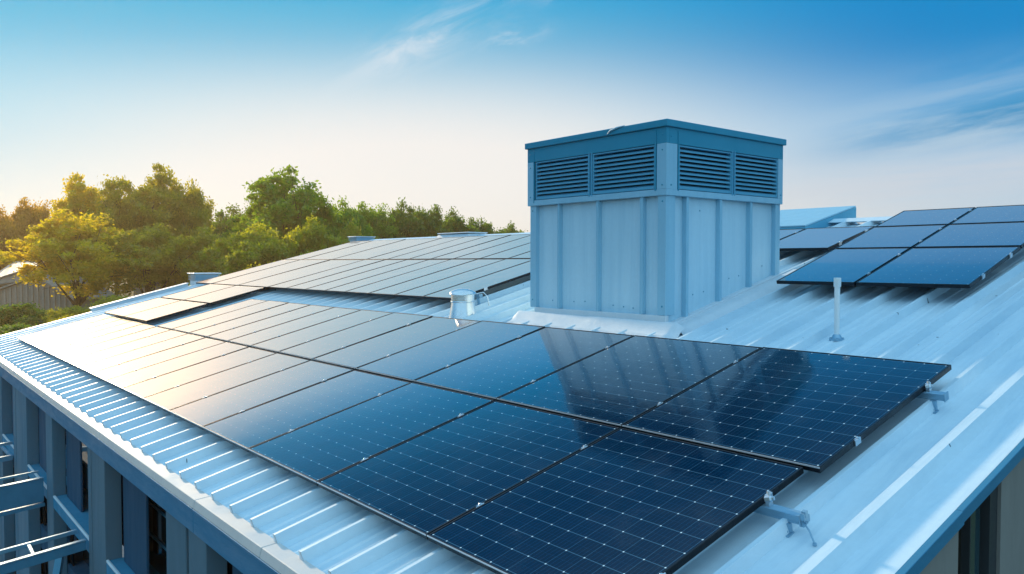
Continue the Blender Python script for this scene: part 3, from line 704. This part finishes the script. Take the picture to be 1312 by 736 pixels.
# wedge shaped housing behind the ventilation house
v = thing('sloped_skylight', (-7.6, 12.4, .3), 'wedge shaped blue housing with a sloping panelled top behind the ventilation house', 'skylight')
wx0, wx1 = -11.0, -6.94
b = MB()
pts = [(11.75, roofz(11.75)-.02), (13.2, roofz(12.6)-.05), (13.2, .925), (11.75, .60)]
pts = [(11.8, roofz(11.8)), (13.45, .50), (13.45, .955), (11.8, .565)]
b.face([(wx0, y, z) for y, z in pts]); b.face([(wx1, y, z) for y, z in pts])
for (p_, q_) in zip(pts, pts[1:]+pts[:1]): b.face([(wx0, p_[0], p_[1]), (wx1, p_[0], p_[1]), (wx1, q_[0], q_[1]), (wx0, q_[0], q_[1])])
b.build('body', M['hvac'], v)
def wtop(s, h): 
    a_ = Vector((0, 11.8, .565)); c_ = Vector((0, 13.45, .955)); d_ = (c_-a_); nn = Vector((0, -d_.z, d_.y)).normalized(); return a_+d_*s+nn*h
for (xa, xb) in ((wx0+.02, -9.9), (-9.87, -8.42), (-8.39, wx1-.0)):
    b = MB(); p = []
    for h in (.004, .03):
        for (x, s) in ((xa, .01), (xb, .01), (xb, .995), (xa, .995)):
            w_ = wtop(s, h); p.append((x, w_.y, w_.z))
    b.hexa(p); b.build('top_panel', M['hvac_mid'], v, bevel=.004)

# ------------------------------------------------------------------ steel frames beside the eave wall
def beam(a, c, w, h, mat): 
    q = MB(); q.bar(a, c, w, h); return q
v = thing('steel_walkway_frame', (-11, 1.0, -3.5), 'open blue steel walkway frame with cross rungs, below the balcony ledge', 'walkway')
b = MB(); b.bar((-10.96, 2.1, -3.53), (-9.6, -2.6, -3.56), .05, .11); b.build('beam', M['steelblue'], v, bevel=.004)
b = MB(); b.bar((-10.96, 2.1, -3.462), (-9.6, -2.6, -3.492), .062, .016); b.build('top_flange', M['palesteel'], v)
b = MB(); b.bar((-11.50, 2.1, -3.50), (-10.2, -2.6, -3.52), .045, .05); b.build('beam', M['palesteel'], v, bevel=.004)
for k in range(6):
    t_ = .12+k*.15
    p = Vector((-10.96, 2.1, -3.53)).lerp(Vector((-9.6, -2.6, -3.56)), t_); q_ = Vector((-11.50, 2.1, -3.50)).lerp(Vector((-10.2, -2.6, -3.52)), t_)
    b = MB(); b.bar(p, q_, .035, .035); b.build('rung', M['palesteel'], v)
b = MB(); b.bar((-11.4, 1.9, -3.7), (-10.2, 1.2, -6.2), .08, .08); b.bar((-10.4, 1.6, -4.6), (-9.3, -1.6, -4.7), .08, .06); b.build('brace', M['steelblue'], v)
v = thing('steel_box_beam', (-14, 1.0, -3.6), 'solid blue box beam with a pale top edge projecting from the wall', 'beam')
b = MB(); b.bar((-13.95, 2.1, -3.50), (-12.7, -2.6, -3.52), .06, .36); b.build('web', M['steelblue'], v, bevel=.004)
b = MB(); b.bar((-13.95, 2.1, -3.312), (-12.7, -2.6, -3.332), .08, .014); b.build('top_flange', M['palesteel'], v)
b = MB(); b.bar((-14.35, 2.1, -3.30), (-13.1, -2.6, -3.32), .04, .03); b.build('handrail', M['palesteel'], v)
b = MB(); b.bar((-13.95, 2.1, -3.72), (-12.7, -2.6, -3.74), .12, .05); b.build('bottom_flange', M['steelblue'], v)
v = thing('steel_canopy_frame', (-18, 1.0, -3.6), 'distant thin steel canopy frame at the left edge beyond the box beam', 'canopy')
b = MB(); b.bar((-17.2, 2.1, -3.35), (-15.6, -3.0, -3.37), .05, .05); b.bar((-17.2, 2.1, -3.62), (-15.6, -3.0, -3.64), .07, .09); b.build('beam', M['palesteel'], v)
b = MB()
for k in range(4): b.bar((-17.2+.3*k, 2.1-k, -3.62), (-19.5+.3*k, 2.1-k, -3.7), .05, .05)
b.build('slat', M['steelblue'], v)
v = thing('ground_hut', (-16, -.5, GZ), 'low dark flat hut in the yard under the steel frames', 'hut')
b = MB(); b.box(-18.6, -14.6, -2.4, 1.6, GZ+.02, GZ+2.4); b.build('wall', M['recess'], v)
b = MB(); b.box(-18.8, -14.4, -2.6, 1.8, GZ+2.402, GZ+2.55); b.build('roof', M['fascia'], v)
b = MB(); b.box(-14.6, -14.57, -1.6, -.4, GZ+.8, GZ+1.9); b.build('window', M['glass'], v)

# ------------------------------------------------------------------ trees
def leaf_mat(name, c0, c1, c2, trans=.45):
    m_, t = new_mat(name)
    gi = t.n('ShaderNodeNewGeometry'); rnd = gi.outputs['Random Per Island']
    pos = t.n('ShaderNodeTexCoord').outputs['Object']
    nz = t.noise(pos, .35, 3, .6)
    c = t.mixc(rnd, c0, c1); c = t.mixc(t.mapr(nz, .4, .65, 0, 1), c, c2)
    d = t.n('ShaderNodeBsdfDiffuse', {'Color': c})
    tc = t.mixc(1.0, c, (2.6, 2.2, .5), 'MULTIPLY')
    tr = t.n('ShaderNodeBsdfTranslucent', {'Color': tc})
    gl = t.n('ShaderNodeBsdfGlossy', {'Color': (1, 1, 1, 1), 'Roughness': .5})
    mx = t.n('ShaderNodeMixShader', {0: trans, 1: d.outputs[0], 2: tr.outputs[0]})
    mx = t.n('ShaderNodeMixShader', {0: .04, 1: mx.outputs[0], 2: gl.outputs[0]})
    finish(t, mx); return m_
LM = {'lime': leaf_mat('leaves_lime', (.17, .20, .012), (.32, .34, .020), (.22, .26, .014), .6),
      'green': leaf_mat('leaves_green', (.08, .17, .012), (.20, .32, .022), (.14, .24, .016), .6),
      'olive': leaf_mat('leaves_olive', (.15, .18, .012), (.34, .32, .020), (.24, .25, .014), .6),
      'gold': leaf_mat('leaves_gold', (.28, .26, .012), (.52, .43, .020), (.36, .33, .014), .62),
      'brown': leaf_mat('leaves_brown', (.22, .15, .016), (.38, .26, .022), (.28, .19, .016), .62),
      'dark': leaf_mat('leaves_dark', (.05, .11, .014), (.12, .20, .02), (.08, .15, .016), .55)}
M['bark'] = painted('bark', (.11, .085, .06), .9, 0, .1, .5)
def tree_meshes(seed, Ht, W, n_clumps, n_leaf, leaf, bare=.22, lobes=5):
    """trunk+limb mesh and leaf-card mesh; crown is a set of lobes with branch tips carrying clumps"""
    rg = np.random.default_rng(seed); rr = random.Random(seed)
    tr = MB(); tips = []
    z0 = Ht*bare
    lobec = []
    for k in range(lobes):
        a = 2*math.pi*k/lobes+rr.uniform(-.5, .5); rad = W*.5*rr.uniform(.25, .62); hz = Ht*rr.uniform(.45, .80)
        lobec.append((Vector((rad*math.cos(a), rad*math.sin(a), hz)), W*rr.uniform(.20, .30), Ht*rr.uniform(.14, .22)))
    lobec.append((Vector((rr.uniform(-.08, .08)*W, rr.uniform(-.08, .08)*W, Ht*.82)), W*.22, Ht*.17))
    lobec.append((Vector((0, 0, Ht*.5)), W*.34, Ht*.22))
    tr.tube([(0, 0, -.4), (0.05*W*.2, 0, z0*.6), (0, .02*W, z0), (0, 0, Ht*.6)], [Ht*.022, Ht*.017, Ht*.014, Ht*.006], 9)
    for c, rw, rh in lobec:
        s0 = Vector((0, 0, z0*rr.uniform(.7, 1.3))); mid = s0.lerp(c, .5)+Vector((0, 0, -Ht*.02))
        tr.tube([s0, mid, c], [Ht*.010, Ht*.006, Ht*.003], 6)
        for j in range(5):
            e = c+Vector((rr.gauss(0, rw*.5), rr.gauss(0, rw*.5), rr.gauss(0, rh*.5))); tr.tube([mid.lerp(c, rr.random()), e], [Ht*.0035, Ht*.001], 5)
    cl = []
    for c, rw, rh in lobec:
        m_ = max(6, n_clumps//len(lobec))
        d = rg.normal(size=(m_, 3)); d /= np.linalg.norm(d, axis=1)[:, None]
        rad = rg.uniform(.55, 1.08, size=(m_, 1))
        cl.append(np.array(c)+d*rad*np.array([rw, rw, rh]))
    cl = np.concatenate(cl)
    cs = rg.uniform(.5, 1.25, size=len(cl))*W*.042
    per = n_leaf//len(cl)
    cen = np.repeat(cl, per, 0)+rg.normal(size=(len(cl)*per, 3))*np.repeat(cs, per)[:, None]*np.array([1, 1, .75])
    N = len(cen)
    a = rg.normal(size=(N, 3)); a /= np.linalg.norm(a, axis=1)[:, None]
    t_ = rg.normal(size=(N, 3)); b_ = np.cross(a, t_); b_ /= np.linalg.norm(b_, axis=1)[:, None]
    sz = rg.uniform(.6, 1.3, size=(N, 1))*leaf
    v = np.stack([cen-a*sz, cen+b_*sz*.55, cen+a*sz, cen-b_*sz*.55], 1).reshape(-1, 3)
    lm = bpy.data.meshes.new('crown'); lm.vertices.add(4*N); lm.loops.add(4*N); lm.polygons.add(N)
    lm.vertices.foreach_set('co', v.astype(np.float32).ravel()); lm.loops.foreach_set('vertex_index', np.arange(4*N, dtype=np.int32))
    lm.polygons.foreach_set('loop_start', np.arange(0, 4*N, 4, dtype=np.int32)); lm.polygons.foreach_set('loop_total', np.full(N, 4, dtype=np.int32))
    lm.update(); lm.validate()
    tm = bpy.data.meshes.new('trunk'); tm.from_pydata([tuple(p) for p in tr.v], [], tr.f); tm.materials.append(M['bark'])
    tm.polygons.foreach_set('use_smooth', [True]*len(tm.polygons))
    return tm, lm
F_ = 1017.9
def pix_dir(px): return fw+rt*((px-656)/F_)
def tree(px, toppx, wpx, dist, mat, label, shape, group='trees beyond the building', name='broadleaf_tree', rz=0, zoff=0):
    d = pix_dir(px); d = Vector((d.x, d.y, 0)); d = d/d.dot(Vector((fw.x, fw.y, 0)).normalized())
    p = d*dist; base = gz(p.x, p.y)+zoff
    ztop = (336-toppx)*dist/F_; Ht = ztop-base; W = wpx*dist/F_
    hm, wm, (tm, lm) = shape
    key = (lm.name, mat)
    if key not in tree.cache:
        c_ = lm.copy(); c_.materials.clear(); c_.materials.append(LM[mat]); tree.cache[key] = c_
    o = thing(name, (p.x, p.y, base), label, 'tree' if 'tree' in name else 'bush', group, world=False)
    o.rotation_euler = (0, 0, rz); o.scale = (W/wm, W/wm, Ht/hm)
    for nm, m_ in (('trunk', tm), ('crown', tree.cache[key])):
        c_ = bpy.data.objects.new(nm, m_); COL.objects.link(c_); c_.parent = o
    return o
tree.cache = {}
S1 = (24, 14, tree_meshes(1, 24, 14, 190, 21000, .30, .25, 7))
S2 = (24, 14, tree_meshes(2, 24, 14, 190, 21000, .30, .22, 7))
S3 = (22, 16, tree_meshes(3, 22, 16, 260, 38000, .28, .20, 9))
S4 = (14, 14, tree_meshes(4, 14, 14, 220, 30000, .26, .10, 8))
S5 = (5, 8, tree_meshes(5, 5, 8, 90, 12000, .13, .05, 6))
TL = [
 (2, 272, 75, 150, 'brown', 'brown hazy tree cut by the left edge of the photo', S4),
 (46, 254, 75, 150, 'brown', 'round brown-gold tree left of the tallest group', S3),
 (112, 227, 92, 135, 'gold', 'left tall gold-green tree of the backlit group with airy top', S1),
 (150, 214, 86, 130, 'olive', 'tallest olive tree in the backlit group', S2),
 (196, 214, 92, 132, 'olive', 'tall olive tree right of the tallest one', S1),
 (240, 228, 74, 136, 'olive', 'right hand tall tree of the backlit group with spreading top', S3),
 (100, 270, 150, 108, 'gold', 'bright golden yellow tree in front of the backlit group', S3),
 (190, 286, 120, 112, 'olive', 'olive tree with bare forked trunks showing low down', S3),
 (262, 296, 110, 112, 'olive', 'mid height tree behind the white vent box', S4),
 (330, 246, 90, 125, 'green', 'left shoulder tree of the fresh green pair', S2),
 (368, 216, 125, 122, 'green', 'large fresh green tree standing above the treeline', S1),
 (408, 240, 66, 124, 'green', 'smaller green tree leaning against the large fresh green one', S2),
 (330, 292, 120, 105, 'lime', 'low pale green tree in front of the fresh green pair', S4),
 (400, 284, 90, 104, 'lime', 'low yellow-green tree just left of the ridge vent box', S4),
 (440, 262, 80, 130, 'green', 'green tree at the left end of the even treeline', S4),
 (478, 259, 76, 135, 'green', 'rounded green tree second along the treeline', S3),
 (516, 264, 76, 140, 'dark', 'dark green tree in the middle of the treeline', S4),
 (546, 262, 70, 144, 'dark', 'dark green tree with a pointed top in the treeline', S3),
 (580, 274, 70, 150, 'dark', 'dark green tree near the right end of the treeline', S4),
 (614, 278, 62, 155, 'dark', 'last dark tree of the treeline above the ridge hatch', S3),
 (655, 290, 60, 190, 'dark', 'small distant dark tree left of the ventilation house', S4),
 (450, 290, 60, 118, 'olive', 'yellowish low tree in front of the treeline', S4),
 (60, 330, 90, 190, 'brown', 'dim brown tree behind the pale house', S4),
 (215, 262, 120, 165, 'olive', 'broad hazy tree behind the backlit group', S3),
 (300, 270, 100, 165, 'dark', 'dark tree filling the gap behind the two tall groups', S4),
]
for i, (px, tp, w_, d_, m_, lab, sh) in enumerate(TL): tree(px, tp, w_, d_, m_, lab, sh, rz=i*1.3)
BL = [
 (20, 388, 110, 88, 'dark', 'dark hedge mass in front of the pale house', 0), (90, 392, 90, 86, 'olive', 'olive bush at the right end of the hedge', 0),
 (150, 378, 110, 92, 'olive', 'low bush under the golden tree', 0), (215, 372, 110, 95, 'dark', 'dark bush under the forked trunks', 0),
 (280, 352, 110, 92, 'dark', 'dark bush behind the white vent box', 0), (20, 415, 130, 70, 'dark', 'nearest dark shrub beyond the roof corner', 0),
 (110, 402, 110, 74, 'olive', 'spreading shrub beyond the far verge', 0), (350, 335, 110, 92, 'olive', 'bush above the far roof edge', 0),
 (400, 322, 90, 96, 'green', 'green bush just above the pale tray', 0), (-60, 400, 120, 78, 'dark', 'shrub at the left edge', 0)]
for i, (px, tp, w_, d_, m_, lab, _) in enumerate(BL[:-1]): tree(px, tp, w_, d_, m_, lab, S5, group='bushes beyond the building', name='shrub', rz=i)
# ------------------------------------------------------------------ pale house among the trees
def on_dir(px, dist):
    d = pix_dir(px); d = Vector((d.x, d.y, 0)); d = d/d.dot(Vector((fw.x, fw.y, 0)).normalized()); return d*dist
hc = on_dir(28, 118); HG = gz(hc.x, hc.y)
hs = thing('pale_house', (hc.x, hc.y, HG), 'pale gabled house with ribbed cladding among the trees at the left', 'house')
ex = rt.copy(); ey = Vector((fw.x, fw.y, 0)).normalized()
def hp(x, y, z): return hc+ex*x+ey*y+Vector((0, 0, z))
S_ = 118/F_     # metres per photo pixel there
zb_ = HG; z_e = (336-384)*S_; z_a = (336-355)*S_
def hz(z): return z
q = MB()
xg0, xg1, xa = -60*S_, 66*S_, 18*S_
prof_ = [(xg0, zb_), (xg1, zb_), (xg1, z_e), (xa, z_a), (xg0, z_e+3*S_)]
q.face([hp(x, 0, z-0) for x, z in prof_]); q.face([hp(x, 12, z) for x, z in prof_])
q.face([hp(xg0, 0, zb_), hp(xg0, 12, zb_), hp(xg0, 12, z_e), hp(xg0, 0, z_e)]); q.face([hp(xg1, 0, zb_), hp(xg1, 12, zb_), hp(xg1, 12, z_e), hp(xg1, 0, z_e)])
q.build('wall', M['houseclad'], hs)
q = MB(); n_ = 18
for k in range(n_):
    x = xg0+(xg1-xg0)*(k+.5)/n_; zt_ = z_a+(z_e-z_a)*((x-xa)/(xg1-xa) if x > xa else (xa-x)/(xa-xg0)); q.hexa([hp(a_, b__, c_) for (a_, b__, c_) in ((x-.14, -.12, zb_), (x+.14, -.12, zb_), (x+.14, -.01, zb_), (x-.14, -.01, zb_), (x-.14, -.12, zt_-.15), (x+.14, -.12, zt_-.15), (x+.14, -.01, zt_-.15), (x-.14, -.01, zt_-.15))])
q.build('cladding_ribs', M['houseroof'], hs)
q = MB()
for (xa_, za_, xb_, zb2) in ((xa, z_a, xg1+.4, z_e-.15), (xg0-.4, z_e, xa, z_a)):
    q.hexa([hp(xa_, -.4, za_), hp(xb_, -.4, zb2), hp(xb_, 12.4, zb2), hp(xa_, 12.4, za_), hp(xa_, -.4, za_+.25), hp(xb_, -.4, zb2+.25), hp(xb_, 12.4, zb2+.25), hp(xa_, 12.4, za_+.25)])
q.build('roof', M['houseroof'], hs)
q = MB(); zt1 = (336-337)*S_; xr0, xr1 = -60*S_, 14*S_
q.hexa([hp(xr0, 2, z_a-1.5), hp(xr1, 2, z_a-.2), hp(xr1, 9, z_a-.2), hp(xr0, 9, z_a-1.5), hp(xr0, 2, zt1-3.2), hp(xr1, 2, zt1-.4), hp(xr1, 9, zt1), hp(xr0, 9, zt1)])
q.build('clerestory', M['houseroof'], hs)
q = MB(); q.hexa([hp(xr0, 1.7, zt1-3.1), hp(xr1+.3, 1.7, zt1-.35), hp(xr1+.3, 9.3, zt1+.05), hp(xr0, 9.3, zt1+.05), hp(xr0, 1.7, zt1-2.95), hp(xr1+.3, 1.7, zt1-.2), hp(xr1+.3, 9.3, zt1+.2), hp(xr0, 9.3, zt1+.2)])
q.build('roof', M['houseroof'], hs)
# a second building glimpsed through the trunks
hc = on_dir(232, 150); zb_ = gz(hc.x, hc.y); S_ = 150/F_
h2 = thing('distant_house', (hc.x, hc.y, zb_), 'distant tan house glimpsed between the trunks right of the golden tree', 'house')
q = MB(); zr = (336-322)*S_-3; q.hexa([hp(-9, 0, zb_), hp(9, 0, zb_), hp(9, 8, zb_), hp(-9, 8, zb_), hp(-9, 0, -3.6), hp(9, 0, -3.6), hp(9, 8, -3.6), hp(-9, 8, -3.6)]); q.build('wall', M['houseclad'], h2)
q = MB(); q.hexa([hp(-9.6, -.6, -3.59), hp(9.6, -.6, -3.59), hp(9.6, 8.6, -3.59), hp(-9.6, 8.6, -3.59), hp(-9.6, 3.9, .2), hp(9.6, 3.9, .2), hp(9.6, 4.1, .2), hp(-9.6, 4.1, .2)]); q.build('roof', M['houseroof'], h2)
b = MB(); b.box(-3950, 3950, -3950, 3950, -26, 17)
hz_o = b.build('haze', [])
tag(hz_o, kind='stuff')
hm_, t = new_mat('warm_evening_haze')
vol = t.n('ShaderNodeVolumePrincipled', {'Color': (1.0, .74, .40, 1), 'Density': HAZE, 'Anisotropy': .6})
out = t.n('ShaderNodeOutputMaterial'); t.t.links.new(vol.outputs[0], out.inputs['Volume'])
hz_o.data.materials.append(hm_)
for o in list(bpy.data.objects):
    if '_w' in o: del o['_w']
